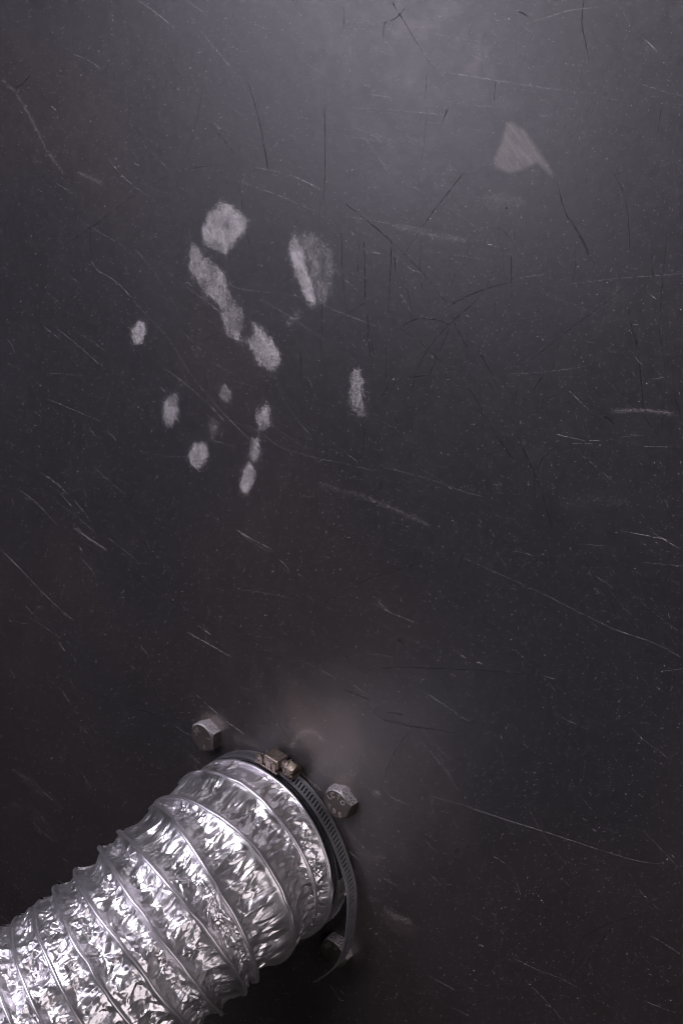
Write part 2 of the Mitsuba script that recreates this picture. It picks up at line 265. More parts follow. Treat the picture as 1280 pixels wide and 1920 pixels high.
HAND = [
["heel_print",[[-86.5,163.3],[-75.6,161.7],[-69.5,157.9],[-64.2,154.5],[-66.8,148.0],[-76.4,140.0],[-83.1,132.1],[-94.2,134.2],[-100.5,138.1],[-101.7,146.1],[-96.5,153.7],[-89.8,160.1]],0.75],
["palm_print",[[-107.9,137.7],[-102.3,135.5],[-97.7,130.2],[-89.7,126.6],[-83.5,122.7],[-82.1,115.8],[-77.6,109.4],[-71.4,105.6],[-69.2,100.0],[-71.8,93.6],[-71.4,82.8],[-77.0,84.3],[-85.0,86.6],[-87.9,93.4],[-90.8,102.6],[-100.4,107.1],[-106.8,113.4],[-112.2,119.9],[-112.8,130.6],[-110.5,135.6]],0.6],
["palm_print_001",[[-63.7,99.1],[-56.0,96.2],[-48.4,90.4],[-42.3,84.4],[-44.0,76.9],[-48.8,71.2],[-56.6,72.2],[-62.9,74.7],[-67.4,82.3],[-68.8,86.9],[-64.0,90.1]],0.7],
["thumb_base_print",[[-30.6,153.0],[-27.8,146.2],[-25.0,139.9],[-20.7,130.4],[-17.9,121.9],[-17.3,114.0],[-20.9,112.3],[-26.7,119.4],[-32.5,127.6],[-36.1,135.0],[-35.9,145.1],[-33.6,151.5]],0.9],
["thumb_smear",[[-27.7,153.3],[-16.2,153.1],[-6.3,146.7],[-2.8,135.2],[-5.0,124.9],[-12.2,116.0],[-17.3,114.0],[-19.3,127.3],[-24.3,140.0]],0.42],
["thumb_tip_print",[[7.1,86.3],[14.9,85.4],[17.0,79.0],[16.4,68.5],[17.9,59.5],[13.7,55.0],[7.9,59.7],[4.3,67.2],[5.0,80.1]],0.6],
["palm_print_002",[[-31.3,110.7],[-27.6,109.0],[-32.9,102.4],[-37.5,99.3],[-40.5,101.1],[-35.8,106.5]],0.45],
["fingertip_print",[[-150.7,75.9],[-152.1,73.1],[-154.1,70.6],[-156.4,68.6],[-158.8,67.3],[-161.0,66.8],[-162.9,67.3],[-164.3,68.6],[-165.0,70.7],[-164.9,73.2],[-164.0,76.1],[-162.6,78.9],[-160.6,81.4],[-158.3,83.4],[-155.9,84.6],[-153.7,85.1],[-151.8,84.6],[-150.5,83.3],[-149.8,81.3],[-149.9,78.7]],0.95],
["fingertip_print_001",[[-125.1,33.0],[-126.5,29.3],[-128.4,25.9],[-130.8,23.1],[-133.4,21.2],[-135.9,20.4],[-138.1,20.7],[-139.8,22.2],[-140.8,24.7],[-141.0,28.0],[-140.4,31.6],[-139.0,35.3],[-137.0,38.7],[-134.6,41.4],[-132.1,43.3],[-129.6,44.0],[-127.4,43.7],[-125.7,42.2],[-124.8,39.7],[-124.6,36.6]],0.75],
["fingertip_print_002",[[-102.4,9.4],[-103.6,6.2],[-105.5,3.2],[-108.0,0.7],[-110.7,-1.0],[-113.4,-1.7],[-115.9,-1.5],[-117.8,-0.2],[-119.0,1.9],[-119.4,4.7],[-119.0,7.9],[-117.7,11.1],[-115.7,14.1],[-113.2,16.5],[-110.5,18.2],[-107.8,18.9],[-105.4,18.6],[-103.5,17.4],[-102.3,15.3],[-101.9,12.5]],0.7],
["fingertip_print_003",[[-64.9,3.6],[-66.1,0.1],[-67.9,-3.1],[-69.9,-5.7],[-72.1,-7.4],[-74.1,-8.1],[-75.8,-7.7],[-77.0,-6.2],[-77.7,-3.8],[-77.6,-0.7],[-76.9,2.7],[-75.6,6.2],[-73.8,9.4],[-71.8,12.0],[-69.7,13.6],[-67.7,14.3],[-66.0,13.9],[-64.8,12.4],[-64.2,10.1],[-64.2,7.0]],0.85],
["finger_print",[[-50.7,44.4],[-51.2,41.6],[-52.3,39.0],[-53.8,36.7],[-55.6,35.1],[-57.6,34.3],[-59.5,34.4],[-61.2,35.4],[-62.4,37.1],[-63.1,39.4],[-63.2,42.1],[-62.7,44.9],[-61.6,47.5],[-60.1,49.7],[-58.3,51.3],[-56.3,52.0],[-54.4,51.9],[-52.8,51.0],[-51.6,49.3],[-50.9,47.0]],0.7],
["finger_print_001",[[-59.0,23.2],[-59.6,20.3],[-60.7,17.5],[-62.1,15.2],[-63.7,13.7],[-65.3,12.9],[-66.8,13.1],[-68.1,14.3],[-68.9,16.2],[-69.2,18.7],[-69.1,21.6],[-68.4,24.6],[-67.3,27.3],[-65.9,29.6],[-64.3,31.1],[-62.7,31.8],[-61.2,31.6],[-60.0,30.5],[-59.2,28.6],[-58.8,26.1]],0.65],
["finger_print_002",[[-81.3,53.6],[-81.2,51.6],[-81.7,49.7],[-82.6,47.9],[-84.0,46.5],[-85.7,45.6],[-87.5,45.3],[-89.3,45.7],[-90.8,46.6],[-91.9,48.1],[-92.6,49.9],[-92.7,52.0],[-92.2,54.0],[-91.3,55.7],[-89.9,57.1],[-88.2,58.0],[-86.4,58.3],[-84.6,57.9],[-83.1,56.9],[-82.0,55.5]],0.42],
["finger_print_003",[[-92.1,28.2],[-92.5,26.4],[-93.3,24.7],[-94.6,23.2],[-96.2,22.1],[-97.9,21.5],[-99.6,21.4],[-101.1,21.8],[-102.3,22.8],[-103.0,24.1],[-103.2,25.8],[-102.8,27.6],[-101.9,29.3],[-100.7,30.7],[-99.1,31.8],[-97.4,32.5],[-95.7,32.6],[-94.2,32.1],[-93.0,31.2],[-92.3,29.8]],0.32],
["finger_print_004",[[-106.4,72.4],[-106.1,71.6],[-106.2,70.7],[-106.5,69.9],[-107.0,69.2],[-107.8,68.7],[-108.6,68.4],[-109.5,68.5],[-110.4,68.8],[-111.1,69.4],[-111.6,70.1],[-111.9,71.0],[-111.9,71.9],[-111.6,72.7],[-111.0,73.4],[-110.3,73.9],[-109.4,74.1],[-108.5,74.1],[-107.6,73.7],[-106.9,73.2]],0.2],
["finger_print_005",[[-119.6,49.7],[-120.4,48.0],[-121.4,46.4],[-122.5,45.1],[-123.6,44.3],[-124.5,44.1],[-125.3,44.3],[-125.7,45.2],[-125.8,46.4],[-125.5,48.0],[-125.0,49.8],[-124.2,51.5],[-123.2,53.1],[-122.1,54.3],[-121.0,55.1],[-120.1,55.4],[-119.3,55.1],[-118.9,54.3],[-118.8,53.1],[-119.0,51.5]],0.15]]
PATCH = [[100.7,220.0],[108.1,216.3],[112.6,211.9],[121.7,202.1],[126.0,196.1],[122.1,195.7],[114.8,199.8],[109.2,196.8],[100.7,193.6],[91.7,196.1],[89.4,200.3],[94.0,209.2],[96.4,219.0]]

# ------------------------------------------------------------------ materials
def rgb(*c):
    return {"type": "rgb", "value": list(c)}


def two(d):
    return {"type": "twosided", "bsdf": d}


PX, PZ = [float(q[0]) / 1000 for q in PATCH], [float(q[1]) / 1000 for q in PATCH]


def inside_patch(x, z, soft=.003):
    """0..1 inside the dull rubbed patch (a polygon on the wall), with a soft edge."""
    n, d, ins = len(PX), mi.Float(9), mi.Bool(False)
    for i in range(n):
        ax, az, bx, bz = PX[i], PZ[i], PX[(i + 1) % n], PZ[(i + 1) % n]
        ex, ez = bx - ax, bz - az
        t = dr.clip(((x - ax) * ex + (z - az) * ez) / (ex * ex + ez * ez), 0, 1)
        d = dr.minimum(d, dr.square(x - ax - t * ex) + dr.square(z - az - t * ez))
        c = ((az > z) != (bz > z)) & (x < (bx - ax) * (z - az) / (bz - az + 1e-12) + ax)
        ins = ins ^ c
    return dr.select(ins, smoothstep(0, soft, dr.sqrt(d)), 0)


def spot(x, z, cx, cz, rx, rz, wob=0.35):
    """A soft blot with a ragged edge."""
    w = fbm(x * 90 + cx * 50, z * 90, 3.3, 3) - .5
    d = dr.sqrt(dr.square((x - cx) / rx) + dr.square((z - cz) / rz)) + wob * 2 * w
    return 1 - smoothstep(.35, 1.0, d)


def wall_colour(p, n, uv):
    x, z = p.x, p.z
    big = fbm(x * 9 + 3, z * 9, 1.0, 4)
    mid = fbm(x * 45, z * 30 + 5, 2.0, 4)
    fine = .6 * noise(x * 1150, z * 1150) + .4 * noise(x * 2300, z * 2300)
    warm = smoothstep(.38, .68, fbm(x * 5 + 8.2, z * 5, 4.0, 3) + .55 * smoothstep(.12, -.28, z) - .22)
    c = mix((.0168, .0153, .0182), (.0206, .0175, .0183), warm)
    c = c * (.70 + .26 * big + .20 * mid + .34 * fine)
    rub = spot(x, z, .056, .246, .05, .035) * smoothstep(.45, .7, fbm(x * 60, z * 120, 1.5, 3))
    c = mix(c, (.085, .07, .07), .35 * rub)
    hatch = noise((x + z) * 900, (x - z) * 120)
    c = mix(c, (.125, .112, .116), inside_patch(x, z) * (.5 + .45 * hatch))
    dust = spot(x, z, -.027, -.152, .016, .012, .5) * (.55 + .45 * noise((x - z) * 800, (x + z) * 150)) + .2 * spot(x, z, .047, -.258, .014, .009, .6) + .2 * spot(x, z, .02, -.22, .008, .006, .6)  # first spot paints the glow crescent above the clamp; the others are dust
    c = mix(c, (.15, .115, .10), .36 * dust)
    c = mix(c, (.066, .047, .042), .6 * spot(x, z, -.012, -.147, .050, .034, .5))  # warm glow from the nearby foil, painted into the wall colour
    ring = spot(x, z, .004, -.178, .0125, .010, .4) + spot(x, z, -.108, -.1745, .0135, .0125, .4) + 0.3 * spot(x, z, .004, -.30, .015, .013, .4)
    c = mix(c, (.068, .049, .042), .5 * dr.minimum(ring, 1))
    return mi.Color3f(c)


def wall_rough(p, n, uv):
    x, z = p.x, p.z
    r = .345 + .06 * (fbm(x * 14 + 2, z * 14, 7.0, 4) - .5) + .08 * (fbm(x * 260, z * 260, 5.0, 3) - .5)
    r = r + .16 * inside_patch(x, z)
    r = r + .13 * spot(x, z, .0, -.165, .11, .085, .5)
    return dr.clip(r, .2, .9)


def wall_relief(p, n, uv):
    x, z = p.x, p.z
    return .5 * noise(x * 1500, z * 1500) + .3 * noise(x * 3100, z * 3100 + 9) + 1.2 * fbm(x * 240, z * 240, 2.0, 2)


scene["wall_paint"] = two({"type": "bumpmap", "arbitrary": proc(wall_relief, 2e-4), "scale": 2.5e-5,
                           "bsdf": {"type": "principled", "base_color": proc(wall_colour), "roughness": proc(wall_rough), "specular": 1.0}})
scene["scratch_bright"] = two({"type": "principled", "base_color": rgb(.42, .39, .40), "roughness": .4, "metallic": .35})
scene["scratch_dark"] = two({"type": "principled", "base_color": rgb(.012, .0115, .013), "roughness": .7, "specular": .15})
scene["chalk"] = two({"type": "diffuse", "reflectance": rgb(.88, .83, .87)})
scene["pale_grit"] = two({"type": "diffuse", "reflectance": rgb(.36, .33, .36)})
scene["dark_grit"] = two({"type": "principled", "base_color": rgb(.010, .0095, .011), "roughness": .6, "specular": .3})
scene["dust_grain"] = two({"type": "diffuse", "reflectance": rgb(.55, .49, .48)})


def foil_grain(p, n, uv):
    return noise(p.x * 1600, p.y * 1600, p.z * 1600)


def foil_dull(p, n, uv):
    """How much of the film is dulled by dust and wear."""
    d = fbm(p.x * 70, p.y * 70, p.z * 70, 4)
    return dr.clip(.66 + 1.5 * (d - .45), .25, .97)


scene["foil_bright"] = {"type": "principled", "base_color": rgb(.80, .78, .81), "metallic": 1.0, "roughness": .13}
scene["foil_matt"] = {"type": "bumpmap", "arbitrary": proc(foil_grain, 2e-4), "scale": 6.0e-5,
                      "bsdf": {"type": "principled", "base_color": rgb(.68, .66, .69), "metallic": .92, "roughness": .38}}
scene["foil"] = two({"type": "blendbsdf", "weight": proc(foil_dull), "a": {"type": "ref", "id": "foil_bright"}, "b": {"type": "ref", "id": "foil_matt"}})
scene["wire_film"] = two({"type": "principled", "base_color": rgb(.58, .56, .59), "metallic": .9, "roughness": .34, "clearcoat": .5, "clearcoat_gloss": .9})
scene["black_rubber"] = two({"type": "principled", "base_color": rgb(.012, .012, .014), "roughness": .45, "specular": .4})


def steel_colour(p, n, uv):
    d = fbm(p.x * 300, p.y * 300, p.z * 300, 3)
    return mix((.22, .22, .245), (.36, .355, .38), d)


scene["band_steel"] = two({"type": "principled", "base_color": proc(steel_colour), "metallic": .85, "roughness": .38})


def zinc_colour(p, n, uv):
    d = fbm(p.x * 260, p.y * 260, p.z * 260, 3)
    return mix(mix((.12, .098, .07), (.17, .13, .118), smoothstep(.35, .65, d)), (.24, .20, .195), smoothstep(.55, .8, noise(p.x * 1500, p.y * 1500, p.z * 1500)))


scene["yellow_zinc"] = two({"type": "principled", "base_color": proc(zinc_colour), "metallic": .75, "roughness": .36})


def bolt_colour(p, n, uv):
    d = fbm(p.x * 350, p.y * 350, p.z * 350, 3)
    top = smoothstep(.1, .7, n.z) * smoothstep(.1, .6, noise(p.x * 1700, p.y * 1700, p.z * 1700))  # paler speckle on upward facets paints in their lit look
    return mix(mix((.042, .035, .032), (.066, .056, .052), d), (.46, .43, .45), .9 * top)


def bolt_relief(p, n, uv):
    return noise(p.x * 1300, p.y * 1300, p.z * 1300) + .5 * noise(p.x * 3000, p.y * 3000, p.z * 3000)


scene["bolt_steel"] = two({"type": "bumpmap", "arbitrary": proc(bolt_relief, 2e-4), "scale": 2.5e-5,
                           "bsdf": {"type": "principled", "base_color": proc(bolt_colour), "metallic": .45, "roughness": .5}})


# ------------------------------------------------------------------ helpers
def cat(*ms):
    return trimesh.util.concatenate(list(ms))


def grid_faces(a, b, wrap=False):
    i, j = np.meshgrid(np.arange(a - 1), np.arange(b if wrap else b - 1), indexing="ij")
    k = (j + 1) % b
    q = np.stack([i * b + j, i * b + k, (i + 1) * b + k, (i + 1) * b + j], -1).reshape(-1, 4)
    return np.vstack([q[:, [0, 1, 2]], q[:, [0, 2, 3]]])


def add(key, mesh, bsdf, smooth=False):
    scene[key] = mikit.ply(mesh, bsdf, smooth=smooth)


# ------------------------------------------------------------------ the wall and what marks it
def wall_slab():
    xs, zs = (-1.5, 1.5), (-1.4, 1.3)
    return trimesh.creation.box(bounds=[[xs[0], 0, zs[0]], [xs[1], .012, zs[1]]])


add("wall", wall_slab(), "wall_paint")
labels["wall"] = {"kind": "structure"}


def ribbons(rows, lift, jitter, rg, gap=0.0):
    """Thin tapered burrs and grooves' lips lying on the wall, one strip per scratch."""
    V, F, at = [], [], 0
    for pts, w in rows:
        p = np.array(pts, float)
        t = np.r_[0, np.cumsum(np.linalg.norm(np.diff(p, axis=0), axis=1))]
        n = max(6, int(t[-1] / 1.2))
        u = np.linspace(0, t[-1], n)
        c = np.stack([PchipInterpolator(t, p[:, k])(u) if len(p) > 2 else np.interp(u, t, p[:, k]) for k in (0, 1)], 1)
        d = np.gradient(c, axis=0)
        d /= np.linalg.norm(d, axis=1, keepdims=True) + 1e-9
        nrm = np.stack([-d[:, 1], d[:, 0]], 1)
        c += nrm * rg.normal(0, jitter, (n, 1))
        wid = w * np.minimum(1, .25 + 2.2 * np.sin(np.linspace(.03, np.pi - .03, n))) * rg.uniform(.35, 1.1, n)
        slow = np.interp(np.arange(n), np.linspace(0, n, max(3, n // 9)), rg.uniform(.15, 1.35, max(3, n // 9)))
        wid = wid * slow
        for s, y in ((-.5, 0), (0, lift), (.5, 0)):
            q = c + nrm * (wid * s)[:, None]
            V.append(np.stack([q[:, 0], np.full(n, -y - .012), q[:, 1]], 1))
        i = np.arange(n - 1)
        if gap:
            i = i[rg.random(n - 1) > gap]
        for a, b in ((0, n), (n, 2 * n)):
            F.append(at + np.stack([a + i, b + i, b + i + 1], 1))
            F.append(at + np.stack([a + i, b + i + 1, a + i + 1], 1))
        at += 3 * n
    return trimesh.Trimesh(np.vstack(V) / 1000, np.vstack(F), process=False)


rg = np.random.default_rng(3)


def random_scratches(k, rg, lmax, wmax, ang, around=None):
    out = []
    for _ in range(k):
        x, z, a, l = rg.uniform(-.36, .25) * 1000, rg.uniform(-.5, .28) * 1000, rg.normal(*ang), lmax * rg.uniform(.15, 1) ** 2
        b = rg.normal(0, .05) * l
        if around:
            x, z = rg.normal(around[0], around[2]) * 1000, rg.normal(around[1], around[3]) * 1000
        dx, dz = math.cos(a) * l, math.sin(a) * l
        out.append([[[x, z], [x + dx / 2 - dz / l * b, z + dz / 2 + dx / l * b], [x + dx, z + dz]], wmax * rg.uniform(.4, 1)])
    return out


add("wall__scratch", ribbons([[p, w * (.25 if w < .7 else .42)] for p, w in LIGHT], .05, .04, rg, .1), "scratch_bright")
add("wall__faint_scratch", ribbons(random_scratches(90, rg, 22, .15, (-.5, .4)) + random_scratches(220, rg, 60, .11, (-.35, .3)), .03, .02, rg, .25), "scratch_bright")
add("wall__dark_groove", ribbons([[p, w * .7] for p, w in DARK] + random_scratches(50, rg, 60, .2, (1.2, .7)) + random_scratches(60, rg, 40, .28, (1.5, .16), (.045, .10, .07, .09)), .02, .05, rg, .08), "scratch_dark")
labels["wall__scratch"] = {"label": "pale bright scratches in the dark surface", "kind": "stuff"}
labels["wall__faint_scratch"] = {"label": "short faint hairline scratches", "kind": "stuff"}
labels["wall__dark_groove"] = {"label": "dark scuffed lines and grooves", "kind": "stuff"}


def flakes(xz, size, rg, flat=.45):
    """Small three-sided grains lying on the wall: positions in mm, sizes in mm."""
    n = len(xz)
    a = rg.uniform(0, 2 * np.pi, n)[:, None] + np.array([0, 2.1, 4.2]) + rg.normal(0, .35, (n, 3))
    r = np.asarray(size)[:, None] * rg.uniform(.6, 1.25, (n, 3)) * .5
    base = np.stack([xz[:, :1] + r * np.cos(a), np.full((n, 3), -.03), xz[:, 1:] + r * np.sin(a)], -1)
    top = np.concatenate([xz[:, :1], -.03 - flat * np.asarray(size)[:, None] * rg.uniform(.4, 1, (n, 1)), xz[:, 1:]], 1)[:, None]
    v = np.concatenate([base, top], 1).reshape(-1, 3) / 1000
    o = np.arange(n)[:, None, None] * 4 + np.array([[0, 1, 3], [1, 2, 3], [2, 0, 3]])
    return trimesh.Trimesh(v, o.reshape(-1, 3), process=False)


def grain_noise(xz, f, seed):
    return meshkit.noise(np.stack([xz[:, 0] * f, xz[:, 1] * f, np.full(len(xz), seed * 3.7)], 1), seed)


labels["chalk_handprint"] = {"label": "white chalk handprint with spread fingers pointing down the dark wall", "category": "handprint"}
rg = np.random.default_rng(11)
for key, pts, dens in HAND:
    pg = Polygon(pts)
    if not pg.is_valid:
        pg = pg.buffer(0)
    grow = pg.buffer(3.2)
    x0, z0, x1, z1 = grow.bounds
    n = int((x1 - x0) * (z1 - z0) * 60)
    q = np.stack([rg.uniform(x0, x1, n), rg.uniform(z0, z1, n)], 1)
    ins = contains_xy(pg, q[:, 0], q[:, 1])
    from shapely import points, distance
    dist = distance(points(q), pg.exterior) * np.where(ins, 1, -1)
    wob = 2.4 * (grain_noise(q, .3, 1) - .5) + 2.2 * (grain_noise(q, 1.0, 2) - .5)
    edge = np.clip((dist + wob + .9) / 3.4, 0, 1)
    blotch = .25 + 1.1 * grain_noise(q, .16, 3)
    rot = np.stack([q[:, 0] * .9 + q[:, 1] * .45, (q[:, 1] * .9 - q[:, 0] * .45) * .28], 1)
    mott = .5 * grain_noise(q, 1.2, 4) + .5 * grain_noise(rot, 1.5, 5)
    grit = np.clip((mott - .54 + .5 * dens * edge) / .6, 0, 1)
    keep = rg.random(n) < (.15 + .85 * edge) * np.clip(blotch, 0, 1) * grit * (.3 + .7 * dens) * (dist > -3.2)
    q = q[keep]
    add("chalk_handprint__" + key, flakes(q, rg.uniform(.12, .30, len(q)), rg, .25), "chalk")

xz, sz = [], []
for pts, hw, den in STREAKS:
    p = np.array(pts, float)
    t = np.r_[0, np.cumsum(np.linalg.norm(np.diff(p, axis=0), axis=1))]
    n = int(t[-1] * den * 4)
    u = rg.uniform(0, t[-1], n)
    c = np.stack([np.interp(u, t, p[:, k]) for k in (0, 1)], 1) + rg.normal(0, hw * .45, (n, 2))
    xz.append(c)
    sz.append(rg.uniform(.1, .26, n))
add("wall__dust_and_glow_streak", flakes(np.vstack(xz), np.hstack(sz), rg, .2), "dust_grain")
labels["wall__dust_and_glow_streak"] = {"label": "pale dusty streaks and clusters, plus flakes imitating the glow above the clamp", "kind": "stuff"}

n = 26000
q = np.stack([rg.uniform(-420, 270, n), rg.uniform(-600, 300, n)], 1)
dens = grain_noise(q, .02, 8) * .6 + grain_noise(q, .09, 9) * .4
q = q[rg.random(n) < .25 + dens]
s = .26 + .24 * rg.random(len(q)) + .45 * rg.random(len(q)) ** 7
add("dust", flakes(q, s, rg, .5), "dust_grain")
labels["dust"] = {"label": "fine pale dust specks scattered over the dark wall", "category": "dust", "kind": "stuff"}
n = 130000
for key, mat, lo, hi in (("wall__pale_grit", "pale_grit", .20, .40), ("wall__dark_grit", "dark_grit", .35, .70)):
    q = np.stack([rg.uniform(-420, 270, n), rg.uniform(-600, 300, n)], 1)
    q = q[rg.random(len(q)) < .35 + .65 * grain_noise(q, .03, 12)]
    add(key, flakes(q, rg.uniform(lo, hi, len(q)), rg, .15), mat)
    labels[key] = {"label": key[6:].replace("_", " ") + " in the surface of the wall", "kind": "stuff"}
# short lint fibres
lint = []
for k in range(120):
    c, a, l = np.array([rg.uniform(-340, 240), rg.uniform(-480, 270)]), rg.uniform(0, 6.28), rg.uniform(.8, 3.4)
    pts = [c]
    for _ in range(3):
        a += rg.normal(0, .7)
        pts.append(pts[-1] + np.array([math.cos(a), math.sin(a)]) * l / 3)
    lint.append([[list(v) for v in pts], rg.uniform(.12, .26)])
add("lint", ribbons(lint, .12, .02, rg), "dust_grain")
labels["lint"] = {"label": "tiny pale lint fibres stuck to the dark wall", "category": "lint", "kind": "stuff"}

# ------------------------------------------------------------------ the foil duct
OX, OZ = -.05578, -.24136                       # the pipe's axis where it meets the wall
CEN = np.array([[-55.7, -16.2, -241.4], [-57.9, -31.8, -240.9], [-57.0, -51.2, -245.8], [-60.6, -67.0, -250.4], [-63.9, -80.8, -256.9], [-68.5, -94.8, -264.7], [-73.6, -109.2, -273.8],
                [-80.1, -124.0, -283.2], [-87.2, -136.9, -291.4], [-94.2, -148.5, -299.2], [-101.9, -159.9, -306.4], [-110.4, -171.4, -313.5], [-119.4, -183.0, -320.1], [-128.5, -194.5, -326.5],
                [-138, -206, -332.5], [-148, -217.5, -338]])
RAD = np.array([62.6, 61.5, 63.0, 62.2, 62.8, 62.6, 62.3, 61.8, 61.2, 61, 61, 61, 61, 61, 61, 61.0])
SAG = np.array([1.6, 2.4, 4.2, 5.6, 6.2, 6.0, 5.2, 3.4, 2.6, 2.4, 2.2, 2.0, 2, 2, 2, 2.0])
KS = np.arange(len(CEN))
c_of, r_of, sag_of = CubicSpline(KS, CEN), PchipInterpolator(KS, RAD), PchipInterpolator(KS, SAG)
dc_of = c_of.derivative()
LAST = len(CEN) - 1
THM = math.radians(35)                          # the side of the duct that faces the room's right


def frame(tau):
    d = dc_of(tau)
    d = d / np.linalg.norm(d, axis=-1, keepdims=True)
    w = np.clip(tau / 1.0, 0, 1)[..., None]
    d = d * w + np.array([0, -1.0, 0]) * (1 - w)
    d = d / np.linalg.norm(d, axis=-1, keepdims=True)
    ex = np.broadcast_to([1.0, 0, 0], d.shape)
    ex = ex - (ex * d).sum(-1, keepdims=True) * d
    ex = ex / np.linalg.norm(ex, axis=-1, keepdims=True)
    return d, ex, np.cross(ex, d)


def helix(tau):
    return np.clip(tau - .2, 0, 1) * .9


def duct_point(tau, th, r):
    d, ex, ez = frame(tau)
    return c_of(tau) + r[..., None] * (np.cos(th)[..., None] * ex + np.sin(th)[..., None] * ez)


def crumple(s, c, L, spacing, amp, seed, stretch=1.0):
    """Foil dents: random heights joined by flat facets, periodic in c (circumference L); s along the duct. mm."""
    g = np.random.default_rng(seed)
    smin, smax = s.min() - 3 * spacing, s.max() + 3 * spacing
    n = int((smax - smin) * L / (spacing ** 2 * stretch))
    p = np.stack([g.uniform(smin, smax, n), g.uniform(0, L, n)], 1)
    h = g.uniform(-1, 1, n)
    p = np.vstack([p, p + [0, L], p - [0, L]])
    h = np.tile(h, 3)
    k = (p[:, 1] > -4 * spacing) & (p[:, 1] < L + 4 * spacing)
    p, h = p[k], h[k]
    sc = np.array([1 / stretch, 1.0])
    f = LinearNDInterpolator(Delaunay(p * sc), h)
    return amp * np.nan_to_num(f(np.stack([s / stretch, np.mod(c, L)], -1)))


def foil_skin():
    nc = 960
    tau = np.linspace(0, LAST, LAST * 40 + 1)
    th = THM - np.pi + np.arange(nc) * 2 * np.pi / nc
    TT, TH = np.meshgrid(tau, th, indexing="ij")
    ph = TT - helix(TT) * (TH - THM) / (2 * np.pi)
    f = ph - np.floor(ph)
    dist = np.minimum(f, 1 - f)
    L = 390.0
    S, C = TT * 16.0, (TH - th[0]) / (2 * np.pi) * L
    warp = 3.5 * (meshkit.fbm(np.stack([S * .09, np.cos(TH) * 5, np.sin(TH) * 5], -1), 3, 4) - .5)
    near = np.clip(1 - TT / 3.2, 0, 1)
    dent = (crumple(S + warp, C + warp, L, 16, 2.0, 1) + crumple(S, C + warp, L, 8, 1.6, 2) + crumple(S, C, L, 4.2, .72, 3) + crumple(S, C, L, 2.3, .30, 6) + 1.4 * np.abs(crumple(S, C + warp, L, 10, 1.0, 31)) - .85 * np.abs(crumple(S + warp, C, L, 6, 1.0, 32)) + .65 * np.abs(crumple(S, C, L, 3.4, 1.0, 33)) - .3)
    dent += near * crumple(S, C, L, 5, 1.0, 4, 2.5)
    free = np.clip((dist - .04) / .20, 0, 1)
    ease = 6 * np.clip((TT - .4) / 1.6, 0, 1)
    dent = np.clip(dent, -1.2 - ease, 1.6 + ease)
    sag = sag_of(TT) * np.sin(np.pi * f) ** .8
    lip = .5 * np.exp(-((dist - .07) / .03) ** 2)
    r = r_of(TT) - sag + dent * free - .5 - lip * .4
    edge = np.clip(TT / .12, 0, 1)
    r = r * edge + (r_of(TT) - .4) * (1 - edge)
    shift = .16 * free * (meshkit.fbm(np.stack([S * .12, np.cos(TH) * 7, np.sin(TH) * 7], -1), 3, 9) - .5)
    P = duct_point(np.clip(TT + shift, 0, LAST), TH, r)
    # the cut end turns in to the pipe
    inner = duct_point(np.zeros(nc), th, np.full(nc, 58.2)) + [0, .4, 0]
    P = np.concatenate([inner[None], P])
    return trimesh.Trimesh(P.reshape(-1, 3) / 1000, grid_faces(len(P), nc, True)[:, ::-1], process=False)


def tube(path, rad, sides=10, closed=False):
    p = np.asarray(path, float)
    t = np.gradient(p, axis=0)
    if closed:
        t = np.roll(p, -1, 0) - np.roll(p, 1, 0)
    t /= np.linalg.norm(t, axis=1, keepdims=True)
    a = np.cross(t, np.array([.3, .9, .2]))
    a /= np.linalg.norm(a, axis=1, keepdims=True)
    b = np.cross(t, a)
    an = np.arange(sides) * 2 * np.pi / sides
    v = p[:, None] + np.broadcast_to(rad, len(p))[:, None, None] * (np.cos(an)[None, :, None] * a[:, None] + np.sin(an)[None, :, None] * b[:, None])
    if closed:
        v = np.concatenate([v, v[:1]])
    return trimesh.Trimesh(v.reshape(-1, 3), grid_faces(len(v), sides, True), process=False)


labels["flexible_duct"] = {"label": "crumpled silver foil flexible duct leaving the wall towards the lower left corner", "category": "duct"}
add("flexible_duct__foil_skin", foil_skin(), "foil", True)
for k in range(0, LAST):
    th = np.linspace(THM - np.pi, THM + np.pi, 241)
    tau = np.full_like(th, float(k))
    for _ in range(6):
        tau = np.clip(k + helix(tau) * (th - THM) / (2 * np.pi), 0, LAST)
    wob = meshkit.noise(np.stack([th * 2.2, np.full_like(th, k * 9.1), th * 0], 1), 5) - .5 + .5 * (meshkit.noise(np.stack([th * 7, np.full_like(th, k * 5.3), th * 0], 1), 6) - .5)
    rr = r_of(tau) - .75 + 1.2 * wob
    path = duct_point(np.clip(tau + .10 * wob, 0, LAST), th, rr)
    add("flexible_duct__rib" + (f"_{k:03d}" if k else ""), tube(path / 1000, .0012 if k else .0010, 10), "wire_film", True)


def lathe(prof, n=256, start=0.0, wob=None):
    """(radius, height out of the wall) in mm turned about the pipe's axis."""
    an = start + np.arange(n) * 2 * np.pi / n
    r, h = np.array(prof, float).T
    R = np.zeros((len(r), n)) + r[:, None] + (0 if wob is None else wob(np.broadcast_to(h[:, None], (len(h), n)), np.broadcast_to(an, (len(h), n))))
    v = np.stack([OX * 1000 + R * np.cos(an), np.broadcast_to(-h[:, None], R.shape), OZ * 1000 + R * np.sin(an)], -1)
    return trimesh.Trimesh(v.reshape(-1, 3) / 1000, grid_faces(len(r), n, True), process=False)


